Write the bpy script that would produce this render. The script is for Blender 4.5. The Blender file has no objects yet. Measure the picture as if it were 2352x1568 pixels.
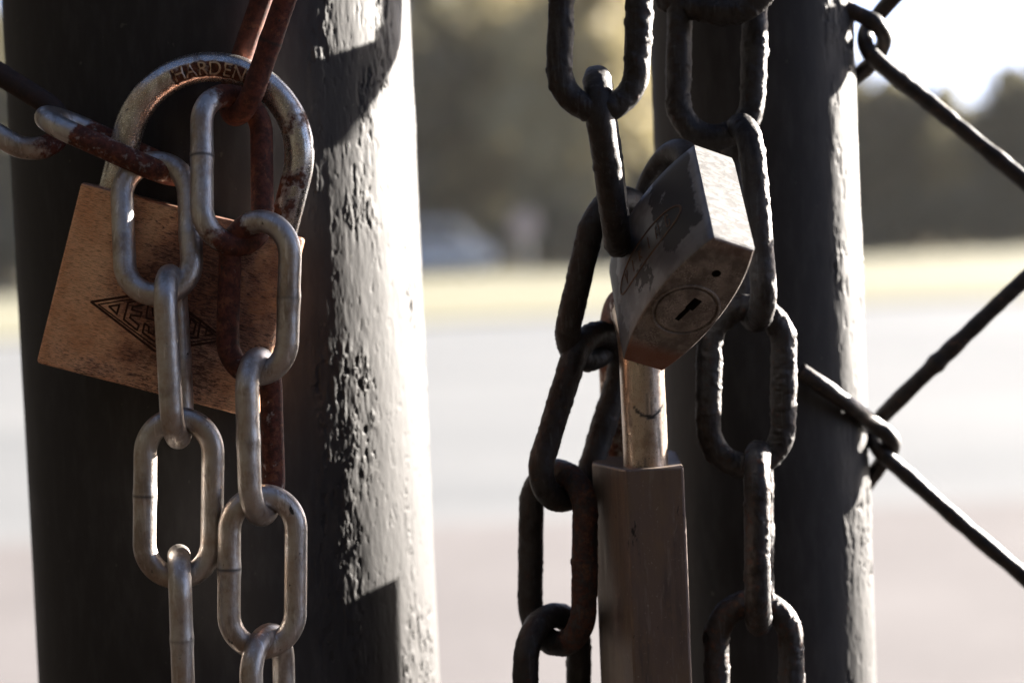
import bpy, bmesh, math, random
import numpy as np
from mathutils import Vector, Matrix

# ------------------------------------------------------------------ camera, light, exposure
SC = bpy.context.scene
COL = SC.collection
R = math.radians
CAM_H = 1.05
PITCH, ROLL = R(2.65), R(2.45)
LENS = 70.0
fwd = Vector((0, math.cos(PITCH), -math.sin(PITCH)))
u0 = Vector((0, math.sin(PITCH), math.cos(PITCH)))
r0 = Vector((1, 0, 0))
cup = u0 * math.cos(ROLL) + r0 * math.sin(ROLL)
crt = r0 * math.cos(ROLL) - u0 * math.sin(ROLL)
CAM_P = Vector((0, 0, CAM_H))
cam = bpy.data.cameras.new('camera')
camo = bpy.data.objects.new('camera', cam)
COL.objects.link(camo)
m = Matrix((crt, cup, -fwd)).transposed().to_4x4()
m.translation = CAM_P
camo.matrix_world = m
cam.lens = LENS
cam.sensor_width = 36
cam.clip_start = 0.02
cam.clip_end = 3000
cam.dof.use_dof = True
cam.dof.focus_distance = 0.549
cam.dof.aperture_fstop = 7.6
SC.camera = camo

SUN_EL, SUN_AZ = R(15), R(38)          # azimuth from +X towards +Y: behind the posts, to the right
sdir = Vector((math.cos(SUN_EL) * math.cos(SUN_AZ), math.cos(SUN_EL) * math.sin(SUN_AZ), math.sin(SUN_EL)))
world = bpy.data.worlds.new('World')
SC.world = world
world.use_nodes = True
wn = world.node_tree
bg = wn.nodes['Background']
sky = wn.nodes.new('ShaderNodeTexSky')
sky.sky_type = 'NISHITA'
sky.sun_disc = False
sky.sun_elevation = SUN_EL
sky.sun_rotation = math.pi / 2 - SUN_AZ
sky.air_density = 0.22
sky.dust_density = 0.5
sky.ozone_density = 0.4
wn.links.new(sky.outputs[0], bg.inputs[0])
bg.inputs[1].default_value = 0.05
sl = bpy.data.lights.new('sun', 'SUN')
sl.energy = 5.0
sl.angle = R(0.5)
sl.color = (1.0, 0.93, 0.84)
slo = bpy.data.objects.new('sun', sl)
COL.objects.link(slo)
slo.location = (3, 3, 4)
slo.rotation_euler = (-sdir).to_track_quat('-Z', 'Y').to_euler()
SC.view_settings.view_transform = 'Standard'
SC.view_settings.look = 'None'
SC.view_settings.exposure = 3.36
SC.view_settings.gamma = 1.0
SC.cycles.max_bounces = 8
SC.cycles.use_denoising = True
SC.cycles.sample_clamp_indirect = 6

# ------------------------------------------------------------------ helpers
FPX = 2352 * LENS / 36.0


def P(px, py, Y):
    """world point on the sight line of photograph position (px, py) at world depth Y"""
    d = fwd + crt * ((px - 1176) / FPX) - cup * ((py - 784) / FPX)
    return CAM_P + d * (Y / d.y)


def mm_px(Y):
    return Y / FPX * 1000.0


_rs = np.random.RandomState(7)
_PERM = _rs.permutation(4096)
_VAL = _rs.rand(4096) * 2 - 1


def vnoise(p, seed=0):
    p = np.asarray(p, float)
    i = np.floor(p).astype(np.int64)
    f = p - i
    f = f * f * f * (f * (f * 6 - 15) + 10)
    out = 0
    for dx in (0, 1):
        for dy in (0, 1):
            for dz in (0, 1):
                h = _PERM[(i[:, 0] + dx + seed * 131) & 4095]
                h = _PERM[(h + i[:, 1] + dy) & 4095]
                h = _PERM[(h + i[:, 2] + dz) & 4095]
                w = (f[:, 0] if dx else 1 - f[:, 0]) * (f[:, 1] if dy else 1 - f[:, 1]) * (f[:, 2] if dz else 1 - f[:, 2])
                out = out + w * _VAL[h]
    return out


def fbm(p, octs=4, seed=0, gain=0.5):
    p = np.asarray(p, float)
    a, s, o = 1.0, 1.0, 0
    for k in range(octs):
        o = o + a * vnoise(p * s + 17.3 * k, seed + k)
        a *= gain
        s *= 2.03
    return o


def sstep(a, b, x):
    t = np.clip((x - a) / (b - a), 0, 1)
    return t * t * (3 - 2 * t)


def mesh_obj(name, verts, faces, mat, parent=None, smooth=True, attrs=None, mats=None, mat_idx=None):
    me = bpy.data.meshes.new(name)
    me.from_pydata([tuple(v) for v in verts], [], [tuple(int(i) for i in f) for f in faces])
    if mats:
        for mm in mats:
            me.materials.append(mm)
    else:
        me.materials.append(mat)
    if mat_idx is not None:
        me.polygons.foreach_set('material_index', np.asarray(mat_idx, np.int32))
    if smooth:
        me.polygons.foreach_set('use_smooth', np.ones(len(me.polygons), bool))
    if attrs:
        for k, v in attrs.items():
            a = me.attributes.new(k, 'FLOAT', 'POINT')
            a.data.foreach_set('value', np.asarray(v, np.float32))
    me.update()
    o = bpy.data.objects.new(name, me)
    COL.objects.link(o)
    if parent:
        o.parent = parent
    return o


def empty(name, loc, label, cat, group=None):
    o = bpy.data.objects.new(name, None)
    COL.objects.link(o)
    o.location = loc
    o.empty_display_size = 0.02
    tag(o, label, cat, group)
    return o


def tag(o, label=None, cat=None, group=None, kind=None):
    if label: o['label'] = label
    if cat: o['category'] = cat
    if group: o['group'] = group
    if kind: o['kind'] = kind


def keep(o, parent):
    """parent without moving"""
    o.parent = parent
    o.matrix_parent_inverse = Matrix.Translation(parent.location).inverted()


def tube(path, rad, seg=14, closed=False, caps=True):
    """sweep a round section along a path; rad scalar or array. returns verts, faces, s (arc parameter), th"""
    path = np.asarray(path, float)
    n = len(path)
    rad = np.full(n, rad) if np.isscalar(rad) else np.asarray(rad)
    if closed:
        T = np.roll(path, -1, 0) - np.roll(path, 1, 0)
    else:
        T = np.gradient(path, axis=0)
    T /= np.linalg.norm(T, axis=1)[:, None]
    a = np.array([0, 0, 1.0]) if abs(T[0][2]) < 0.8 else np.array([1.0, 0, 0])
    N = np.cross(T[0], a); N /= np.linalg.norm(N)
    Ns = [N]
    for i in range(1, n):
        N = Ns[-1] - T[i] * np.dot(Ns[-1], T[i])
        Ns.append(N / np.linalg.norm(N))
    Ns = np.array(Ns)
    Bs = np.cross(T, Ns)
    th = np.linspace(0, 2 * np.pi, seg, endpoint=False)
    V = path[:, None, :] + rad[:, None, None] * (np.cos(th)[None, :, None] * Ns[:, None, :] + np.sin(th)[None, :, None] * Bs[:, None, :])
    V = V.reshape(-1, 3)
    F = []
    m_ = n if closed else n - 1
    for i in range(m_):
        j = (i + 1) % n
        for k in range(seg):
            l = (k + 1) % seg
            F.append((i * seg + k, i * seg + l, j * seg + l, j * seg + k))
    if not closed and caps:
        F.append(tuple(range(seg))[::-1])
        F.append(tuple((n - 1) * seg + k for k in range(seg)))
    return V, F


def resample(pts, step):
    """Catmull-Rom through pts, then even spacing"""
    pts = [np.array(p, float) for p in pts]
    pts = [2 * pts[0] - pts[1]] + pts + [2 * pts[-1] - pts[-2]]
    out = []
    for i in range(1, len(pts) - 2):
        for t in np.linspace(0, 1, 24, endpoint=False):
            p0, p1, p2, p3 = pts[i - 1:i + 3]
            out.append(0.5 * ((2 * p1) + (-p0 + p2) * t + (2 * p0 - 5 * p1 + 4 * p2 - p3) * t * t + (-p0 + 3 * p1 - 3 * p2 + p3) * t ** 3))
    out.append(pts[-2])
    out = np.array(out)
    d = np.r_[0, np.cumsum(np.linalg.norm(np.diff(out, axis=0), axis=1))]
    n = max(4, int(d[-1] / step))
    s = np.linspace(0, d[-1], n)
    return np.c_[np.interp(s, d, out[:, 0]), np.interp(s, d, out[:, 1]), np.interp(s, d, out[:, 2])]


# ------------------------------------------------------------------ materials
class NT:
    def __init__(self, name):
        self.m = bpy.data.materials.new(name)
        self.m.use_nodes = True
        self.t = self.m.node_tree
        self.b = self.t.nodes['Principled BSDF']
        self.co = self.t.nodes.new('ShaderNodeTexCoord').outputs['Object']

    def link(self, a, b):
        self.t.links.new(a, b)

    def val(self, sock, v):
        if hasattr(v, 'links') or hasattr(v, 'is_output'):
            self.link(v, sock)
        elif isinstance(v, (tuple, list)) and len(v) == 3 and sock.type == 'RGBA':
            sock.default_value = (*v, 1)
        else:
            sock.default_value = v

    def noise(self, scale, detail=4, rough=0.55, stretch=(1, 1, 1), off=(0, 0, 0), dist=0.0):
        mp = self.t.nodes.new('ShaderNodeMapping')
        mp.inputs['Scale'].default_value = stretch
        mp.inputs['Location'].default_value = off
        self.link(self.co, mp.inputs[0])
        n = self.t.nodes.new('ShaderNodeTexNoise')
        n.inputs['Scale'].default_value = scale
        n.inputs['Detail'].default_value = detail
        n.inputs['Roughness'].default_value = rough
        n.inputs['Distortion'].default_value = dist
        self.link(mp.outputs[0], n.inputs['Vector'])
        return n.outputs[0]

    def ramp(self, x, a, b, lo=0.0, hi=1.0):
        n = self.t.nodes.new('ShaderNodeMapRange')
        n.interpolation_type = 'SMOOTHSTEP'
        n.inputs[1].default_value = a
        n.inputs[2].default_value = b
        n.inputs[3].default_value = lo
        n.inputs[4].default_value = hi
        self.link(x, n.inputs[0])
        return n.outputs[0]

    def math(self, op, a, b, clamp=False):
        n = self.t.nodes.new('ShaderNodeMath')
        n.operation = op
        n.use_clamp = clamp
        self.val(n.inputs[0], a)
        self.val(n.inputs[1], b)
        return n.outputs[0]

    def mix(self, f, a, b):
        n = self.t.nodes.new('ShaderNodeMix')
        n.data_type = 'RGBA'
        self.val(n.inputs[0], f)
        self.val(n.inputs[6], a)
        self.val(n.inputs[7], b)
        return n.outputs[2]

    def mixf(self, f, a, b):
        n = self.t.nodes.new('ShaderNodeMix')
        self.val(n.inputs[0], f)
        self.val(n.inputs[2], a)
        self.val(n.inputs[3], b)
        return n.outputs[0]

    def attr(self, name):
        n = self.t.nodes.new('ShaderNodeAttribute')
        n.attribute_name = name
        return n.outputs['Fac']

    def bump(self, h, dist, strength=1.0, prev=None):
        n = self.t.nodes.new('ShaderNodeBump')
        n.inputs['Strength'].default_value = strength
        n.inputs['Distance'].default_value = dist
        self.link(h, n.inputs['Height'])
        if prev is not None:
            self.link(prev, n.inputs['Normal'])
        return n.outputs[0]

    def out(self, color=None, rough=None, metal=None, normal=None, spec=None):
        if color is not None: self.val(self.b.inputs['Base Color'], color)
        if rough is not None: self.val(self.b.inputs['Roughness'], rough)
        if metal is not None: self.val(self.b.inputs['Metallic'], metal)
        if spec is not None: self.val(self.b.inputs['Specular IOR Level'], spec)
        if normal is not None: self.link(normal, self.b.inputs['Normal'])
        return self.m


def steel_chain_mat(name, zinc, film, rustc, rust_bias=0.0, film_bias=0.0, rough=0.40, grain=0.00006, midb=0.00022):
    """bare metal with a brown film, rust where the 'rust' attribute asks for it, and dark pits"""
    n = NT(name)
    big = n.noise(90, 4, 0.6)
    mid = n.noise(420, 4, 0.65)
    fine = n.noise(2600, 3, 0.6)
    f = n.ramp(n.math('ADD', n.math('MULTIPLY', big, 0.6), n.math('MULTIPLY', mid, 0.4)), 0.32 - film_bias, 0.70 - film_bias)
    c = n.mix(f, zinc, film)
    ru = n.math('ADD', n.attr('rust'), n.math('MULTIPLY', n.math('SUBTRACT', mid, 0.5), 1.4))
    ru = n.ramp(n.math('ADD', ru, rust_bias), 0.35, 0.72)
    rc = n.mix(n.ramp(n.noise(520, 5, 0.7), 0.38, 0.62), tuple(x * 0.40 for x in rustc), rustc)
    rc = n.mix(n.math('MULTIPLY', n.ramp(n.noise(240, 5, 0.7, off=(4, 4, 1)), 0.52, 0.66), 0.7), rc, (rustc[0] * 1.9, rustc[1] * 2.6, rustc[2] * 2.4))
    rc = n.mix(n.ramp(n.noise(900, 4, 0.7, off=(7, 2, 1)), 0.60, 0.70), rc, (0.02, 0.010, 0.008))
    c = n.mix(ru, c, rc)
    pit = n.ramp(n.noise(360, 4, 0.6, (1, 1, 0.6), off=(3, 1, 7)), 0.655, 0.73)
    scr_ = n.ramp(n.noise(800, 3, 0.6, (1, 1, 0.10), off=(1, 4, 2)), 0.56, 0.70)
    inv = n.math('SUBTRACT', 1.0, ru)
    c = n.mix(n.math('MULTIPLY', n.math('MULTIPLY', scr_, 0.45), inv), c, tuple(min(1, x * 1.7) for x in zinc))
    blot = n.ramp(n.noise(170, 4, 0.65, (1, 1, 0.5), off=(6, 2, 1)), 0.50, 0.66)
    c = n.mix(n.math('MULTIPLY', n.math('MULTIPLY', blot, 0.55), inv), c, tuple(x * 0.45 for x in film))
    dark_mask = n.attr('dark_mask')  # weld seams, stains and one link bar's painted shade
    dk = n.math('MAXIMUM', pit, dark_mask)
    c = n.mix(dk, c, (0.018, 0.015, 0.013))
    ro = n.math('ADD', n.mixf(ru, rough, 0.82), n.math('MULTIPLY', n.math('SUBTRACT', fine, 0.5), 0.25))
    me = n.mixf(ru, n.mixf(f, 0.95, 0.75), 0.05)
    me = n.mixf(dk, me, 0.0)
    nb = n.bump(fine, grain, 0.9)
    nb = n.bump(mid, midb, 0.8, nb)
    return n.out(c, ro, me, nb)


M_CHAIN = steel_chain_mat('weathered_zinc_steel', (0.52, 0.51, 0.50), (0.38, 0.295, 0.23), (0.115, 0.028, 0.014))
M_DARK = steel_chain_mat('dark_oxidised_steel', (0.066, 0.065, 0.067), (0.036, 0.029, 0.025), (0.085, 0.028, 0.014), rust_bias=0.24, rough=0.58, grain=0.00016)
M_SHACKLE = steel_chain_mat('stained_chrome_steel', (0.66, 0.66, 0.65), (0.46, 0.34, 0.26), (0.14, 0.042, 0.02), rough=0.27, grain=0.00002, midb=0.00008, film_bias=-0.06)
M_BRONZE = steel_chain_mat('bronzed_shackle_steel', (0.56, 0.48, 0.41), (0.40, 0.29, 0.215), (0.14, 0.045, 0.022), rough=0.30, grain=0.00001, midb=0.00005)


def brass_mat():
    n = NT('worn_copper_brass')
    streak = n.noise(330, 5, 0.66, (1.0, 1.0, 5.0), dist=1.2)
    streak2 = n.noise(700, 4, 0.65, (1, 1, 7), (4, 2, 0), dist=0.6)
    big = n.noise(60, 4, 0.6)
    fine = n.noise(1700, 3, 0.65, (1, 1, 7))
    base = n.mix(n.ramp(big, 0.36, 0.62), (0.93, 0.59, 0.39), (0.77, 0.39, 0.22))
    base = n.mix(n.math('MULTIPLY', n.ramp(fine, 0.42, 0.7), 0.55), base, (0.86, 0.62, 0.48))
    base = n.mix(n.math('MULTIPLY', n.ramp(n.noise(620, 4, 0.65, (0.7, 1, 11), (9, 1, 1), dist=0.3), 0.50, 0.60), 0.70), base, (0.20, 0.085, 0.05))
    zone = n.ramp(n.noise(38, 3, 0.5, off=(1.3, 0, 2.2)), 0.38, 0.62)
    sx = n.t.nodes.new('ShaderNodeSeparateXYZ')
    n.link(n.co, sx.inputs[0])
    wob = n.math('MULTIPLY', n.math('SUBTRACT', n.noise(70, 4, 0.65, off=(5, 5, 5)), 0.5), 0.050)
    px_ = n.ramp(n.math('ADD', sx.outputs[0], wob), -0.022, 0.004)
    px2 = n.ramp(n.math('ADD', sx.outputs[0], wob), 0.034, 0.018)
    pz_ = n.ramp(n.math('ADD', sx.outputs[2], wob), -0.030, -0.004)
    stain = n.math('MULTIPLY', n.math('MULTIPLY', px_, px2), pz_)
    base = n.mix(n.math('MULTIPLY', stain, 0.75), base, n.mix(big, (0.30, 0.105, 0.058), (0.19, 0.070, 0.042)))
    zone = n.math('MAXIMUM', zone, stain)
    th = n.math('ADD', streak, n.math('MULTIPLY', zone, 0.19))
    d1 = n.ramp(th, 0.66, 0.75)
    d2 = n.ramp(n.math('ADD', streak2, n.math('MULTIPLY', zone, 0.14)), 0.64, 0.74)
    dark = n.math('MAXIMUM', d1, d2)
    dark = n.math('MAXIMUM', dark, n.attr('dirt'))
    c = n.mix(n.math('MULTIPLY', dark, 0.85), base, (0.07, 0.030, 0.020))
    nb = n.bump(fine, 0.00004, 0.8)
    nb = n.bump(n.math('SUBTRACT', 1.0, dark), 0.00012, 0.8, nb)
    return n.out(c, n.mixf(dark, 0.43, 0.8), n.mixf(dark, 0.9, 0.1), nb)


M_BRASS = brass_mat()


def groove_mat():
    n = NT('dirt_in_engraving')
    c = n.mix(n.noise(600, 3), (0.10, 0.040, 0.024), (0.035, 0.016, 0.011))
    return n.out(c, 0.75, 0.2)


M_GROOVE = groove_mat()


def black_paint(name, seed):
    n = NT(name)
    a = n.noise(260, 5, 0.6, (1, 1, 0.28), (seed, 0, 0))
    b = n.noise(1400, 3, 0.6, (1, 1, 0.5), (seed, 3, 0))
    spk = n.ramp(n.noise(520, 2, 0.5, (1, 1, 0.7), (seed, 8, 0)), 0.735, 0.77)
    c = n.mix(n.ramp(a, 0.4, 0.7), (0.034, 0.0325, 0.0325), (0.050, 0.048, 0.0475))
    chp = n.ramp(n.noise(900, 4, 0.7, (1, 1, 0.8), (seed, 2, 6)), 0.70, 0.74)
    c = n.mix(n.math('MULTIPLY', n.math('MAXIMUM', spk, chp), 0.6), c, (0.12, 0.112, 0.095))
    ro = n.mixf(n.ramp(a, 0.35, 0.65), 0.58, 0.70)
    nb = n.bump(b, 0.00005, 0.6)
    nb = n.bump(a, 0.00015, 0.6, nb)
    n.b.inputs['IOR'].default_value = 1.38
    return n.out(c, ro, 0.0, nb, 0.25)


M_POST = black_paint('weathered_black_paint', 0.0)
M_POST2 = black_paint('weathered_black_paint_thin', 5.0)


def wire_mat():
    n = NT('dark_coated_wire')
    a = n.noise(300, 4)
    c = n.mix(n.ramp(a, 0.35, 0.65), (0.010, 0.009, 0.009), (0.030, 0.022, 0.018))
    c = n.mix(n.ramp(n.noise(520, 3, 0.6, off=(2, 2, 2)), 0.60, 0.70), c, (0.09, 0.045, 0.025))
    return n.out(c, 0.48, 0.0, n.bump(a, 0.0002, 0.7), 0.35)


M_WIRE = wire_mat()


def simple(name, c1, c2, scale, rough=0.8, metal=0.0, bump=0.0, stretch=(1, 1, 1), spec=0.5):
    n = NT(name)
    a = n.noise(scale, 4, 0.6, stretch)
    c = n.mix(n.ramp(a, 0.35, 0.65), c1, c2)
    return n.out(c, rough, metal, n.bump(a, bump, 0.8) if bump else None, spec)


def lock_side_mat():
    """bare, scratched pale metal"""
    n = NT('scratched_pale_metal')
    a = n.noise(240, 4, 0.6, (0.5, 1, 3.0), dist=0.8)
    b = n.noise(900, 3, 0.6, (1, 1, 4.0), dist=0.5)
    c = n.mix(n.ramp(a, 0.46, 0.58), (0.060, 0.056, 0.053), (0.20, 0.19, 0.18))
    nb = n.bump(b, 0.00007, 0.8)
    nb = n.bump(a, 0.00015, 0.6, nb)
    return n.out(c, n.mixf(n.ramp(a, 0.46, 0.6), 0.62, 0.48), 0.25, nb)


def lock_face_mat():
    """grey metal with remains of black paint"""
    n = NT('grey_metal_with_black_paint_left')
    a = n.noise(75, 4, 0.55, off=(2.1, 0.4, 1.7))
    fine = n.noise(900, 3)
    sx = n.t.nodes.new('ShaderNodeSeparateXYZ')
    n.link(n.co, sx.inputs[0])
    wob = n.math('MULTIPLY', n.math('SUBTRACT', n.noise(130, 4, 0.6), 0.5), 0.022)
    pa = n.math('MULTIPLY', n.ramp(n.math('ADD', sx.outputs[0], wob), -0.0075, -0.0085), n.ramp(n.math('ADD', sx.outputs[2], wob), 0.0085, 0.0095))
    pa = n.math('MULTIPLY', pa, n.ramp(n.math('ADD', sx.outputs[0], n.math('MULTIPLY', wob, 0.4)), -0.0225, -0.0215))
    wob2 = n.math('MULTIPLY', n.math('SUBTRACT', n.noise(260, 4, 0.6, off=(3, 3, 3)), 0.5), 0.016)
    pb = n.math('MULTIPLY', n.ramp(n.math('ABSOLUTE', n.math('ADD', n.math('SUBTRACT', sx.outputs[0], 0.003), wob2), 0.0), 0.0032, 0.0026), n.ramp(n.math('ABSOLUTE', n.math('ADD', n.math('SUBTRACT', sx.outputs[2], 0.0105), wob2), 0.0), 0.0042, 0.0034))
    pc = n.ramp(n.math('ADD', sx.outputs[0], wob), 0.0175, 0.0185)
    pm = n.math('MAXIMUM', pa, n.math('MAXIMUM', pb, n.math('MULTIPLY', pc, 0.7)))
    c = n.mix(n.ramp(n.noise(160, 3), 0.4, 0.6), (0.21, 0.215, 0.225), (0.155, 0.155, 0.165))
    c = n.mix(pm, c, (0.020, 0.020, 0.023))
    nb = n.bump(fine, 0.00004, 0.6)
    nb = n.bump(pm, 0.00012, 0.8, nb)
    return n.out(c, n.mixf(pm, 0.48, 0.55), n.mixf(pm, 0.8, 0.0), nb)


def lock_bottom_mat():
    n = NT('brown_pitted_brass')
    a = n.noise(1900, 6, 0.75)
    b = n.noise(150, 5, 0.65)
    c = n.mix(n.ramp(b, 0.42, 0.6), (0.125, 0.102, 0.088), (0.25, 0.215, 0.19))
    sp = n.math('MULTIPLY', n.ramp(a, 0.46, 0.66), n.ramp(n.noise(120, 4, 0.6, off=(0, 4, 2)), 0.44, 0.62))
    c = n.mix(sp, c, (0.50, 0.45, 0.41))
    red = n.ramp(n.attr('rust'), 0.3, 0.8)
    c = n.mix(n.math('MULTIPLY', red, 0.85), c, (0.20, 0.075, 0.04))
    nb = n.bump(a, 0.00016, 0.8)
    return n.out(c, n.mixf(sp, 0.62, 0.42), n.mixf(sp, 0.35, 0.9), nb)


M_LSIDE, M_LFACE, M_LBOT = lock_side_mat(), lock_face_mat(), lock_bottom_mat()
M_HOLE = simple('dark_keyway', (0.006, 0.005, 0.005), (0.012, 0.010, 0.009), 300, 0.9)
M_ORANGE = simple('faded_orange_paint', (0.13, 0.068, 0.032), (0.07, 0.042, 0.030), 500, 0.6)


def lower_lock_mat():
    n = NT('dull_brown_grey_steel')
    a = n.noise(60, 4, 0.6, (1, 1, 0.4))
    st = n.noise(130, 4, 0.6, (1.6, 1.6, 0.16), (4, 2, 0))
    fine = n.noise(1700, 3)
    c = n.mix(n.ramp(a, 0.38, 0.62), (0.17, 0.128, 0.113), (0.195, 0.145, 0.108))
    c = n.mix(n.math('MULTIPLY', n.ramp(st, 0.48, 0.78), 0.8), c, (0.07, 0.064, 0.066))
    c = n.mix(n.math('MULTIPLY', n.ramp(n.noise(240, 5, 0.7, (1, 1, 0.5), (1, 7, 2)), 0.5, 0.72), 0.5), c, (0.22, 0.15, 0.10))
    c = n.mix(n.ramp(n.noise(1100, 4, 0.7, off=(5, 1, 3)), 0.63, 0.70), c, (0.34, 0.29, 0.25))
    c = n.mix(n.ramp(n.noise(420, 4, 0.65, (1, 1, 0.35), off=(2, 9, 3)), 0.66, 0.72), c, (0.03, 0.026, 0.025))
    scr = n.noise(700, 4, 0.6, (1, 1, 0.12), off=(8, 1, 3), dist=0.5)
    c = n.mix(n.math('MULTIPLY', n.ramp(scr, 0.56, 0.66), 0.35), c, (0.30, 0.25, 0.22))
    nb = n.bump(fine, 0.00005, 0.8)
    nb = n.bump(st, 0.00030, 0.6, nb)
    return n.out(c, n.mixf(n.ramp(scr, 0.4, 0.7), 0.46, 0.60), 0.55, nb)


M_LOW = lower_lock_mat()

# ------------------------------------------------------------------ setting: ground, pavement, road, lawn
rnd = random.Random(3)


def grid_sheet(name, x0, x1, y0, y1, z, mat):
    o = mesh_obj(name, [(x0, y0, z), (x1, y0, z), (x1, y1, z), (x0, y1, z)], [(0, 1, 2, 3)], mat, smooth=False)
    tag(o, kind='structure')
    return o


def ground_mat(name, c1, c2, scale, stretch=(1, 1, 1), bump=0.004):
    n = NT(name)
    a = n.noise(scale, 5, 0.6, stretch)
    b = n.noise(scale * 40, 3, 0.6)
    c = n.mix(n.ramp(a, 0.38, 0.62), c1, c2)
    c = n.mix(n.math('MULTIPLY', n.ramp(b, 0.4, 0.65), 0.25), c, tuple(x * 0.7 for x in c1))
    return n.out(c, 0.9, 0.0, n.bump(b, bump, 0.6), 0.03)


grid_sheet('ground', -500, 500, -300, 700, 0.0, ground_mat('dry_earth', (0.16, 0.13, 0.08), (0.22, 0.18, 0.11), 0.05))
grid_sheet('bounce_cut_ground', -200, 200, -60, 4.0, 0.012, ground_mat('dark_bounce_cut', (0.022, 0.016, 0.013), (0.028, 0.021, 0.017), 0.5))  # unseen dark ground added to cut light bouncing up onto the gate
grid_sheet('pavement', -200, 200, 4.0, 7.6, 0.012, ground_mat('pale_pinkish_concrete', (0.146, 0.137, 0.138), (0.172, 0.162, 0.163), 0.5))
grid_sheet('road', -200, 200, 7.6, 29.5, 0.006, ground_mat('pale_worn_asphalt', (0.152, 0.158, 0.165), (0.194, 0.198, 0.203), 0.25, (0.35, 1, 1)))
grid_sheet('lawn', -200, 200, 29.5, 92, 0.05, ground_mat('sunlit_dry_grass', (0.185, 0.175, 0.120), (0.245, 0.238, 0.182), 0.12, (0.5, 1, 1), 0.03))

# ------------------------------------------------------------------ posts
def make_post(name, cx, cy, rad, mat, phis, z0, z1, zs_dense, dense_deg, seed, amp):
    """painted round steel post; the seen, sunlit flank carries real ridges and flakes of paint.
    phi is measured from the camera-facing side towards +X."""
    ph = np.radians(phis)
    zs = np.r_[np.linspace(z0, zs_dense[0] - 0.02, 6), zs_dense, np.linspace(zs_dense[-1] + 0.02, z1, 6)]
    PH, ZZ = np.meshgrid(ph, zs)
    p, z = PH.ravel(), ZZ.ravel()
    arc = p * rad * 1000          # mm round the post
    zm = z * 1000
    q = lambda a, b, s=0: np.c_[arc / a, zm / b, np.full_like(zm, seed * 3.7 + s)]
    env = sstep(dense_deg[0], dense_deg[0] + 8, np.degrees(p)) * (1 - sstep(dense_deg[1] - 6, dense_deg[1], np.degrees(p)))
    inz = sstep(zs_dense[0], zs_dense[0] + 0.01, z) * (1 - sstep(zs_dense[-1] - 0.01, zs_dense[-1], z))
    wave = fbm(q(11, 40), 2, seed) * 0.10
    ridg = fbm(q(1.5, 5.5, 1.0), 4, seed + 5, 0.55) * 0.085
    patch = sstep(0.0, 0.5, fbm(q(14, 40, 2.0), 2, seed + 11))
    fl = fbm(q(3.2, 8.0, 3.0), 4, seed + 17, 0.6)
    flakes = sstep(0.16, 0.26, fl) * 0.12 + sstep(0.46, 0.54, fl) * 0.12
    pits = -sstep(0.62, 0.72, fbm(q(1.6, 3.6, 4.0), 2, seed + 23)) * 0.28
    d = (wave + (ridg * (0.45 + 0.75 * patch) + flakes * patch + pits * (0.3 + patch)) * env) * inz * amp
    r = rad + d / 1000
    V = np.c_[cx + r * np.sin(p), cy - r * np.cos(p), z]
    nc, nr = len(ph), len(zs)
    F = []
    for i in range(nr - 1):
        b0, b1 = i * nc, (i + 1) * nc
        F += [(b0 + k, b0 + (k + 1) % nc, b1 + (k + 1) % nc, b1 + k) for k in range(nc)]
    F.append(tuple(range(nc))[::-1])
    F.append(tuple((nr - 1) * nc + k for k in range(nc)))
    return mesh_obj(name, V, F, mat)


LP_Y, LP_R = 0.640, 0.0640
LP_X = P(517, 784, LP_Y).x
phL = np.r_[np.arange(-180, 24, 3.0), np.arange(24, 98, 0.27), np.arange(98, 180, 4.0)]
zsL = np.linspace(0.90, 1.155, 760)
left_post = make_post('gate_post', LP_X, LP_Y, LP_R, M_POST, phL, 0.0, 1.75, zsL, (26, 96), 1, 1.0)
tag(left_post, 'thick black painted steel post standing behind the coppery brass padlock', 'post', 'gate posts')

RP_Y, RP_R = 0.636, 0.0322
RP_X = P(1751, 784, RP_Y).x
phR = np.r_[np.arange(-180, 30, 4.0), np.arange(30, 98, 0.55), np.arange(98, 180, 5.0)]
right_root = empty('gate_post', (RP_X, RP_Y, 0), 'thinner black painted steel post behind the dark padlocks, beside the fence wire', 'post', 'gate posts')
rp = make_post('tube', RP_X, RP_Y, RP_R, M_POST2, phR, 0.0, 1.75, zsL, (32, 96), 4, 1.3)
keep(rp, right_root)


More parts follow.
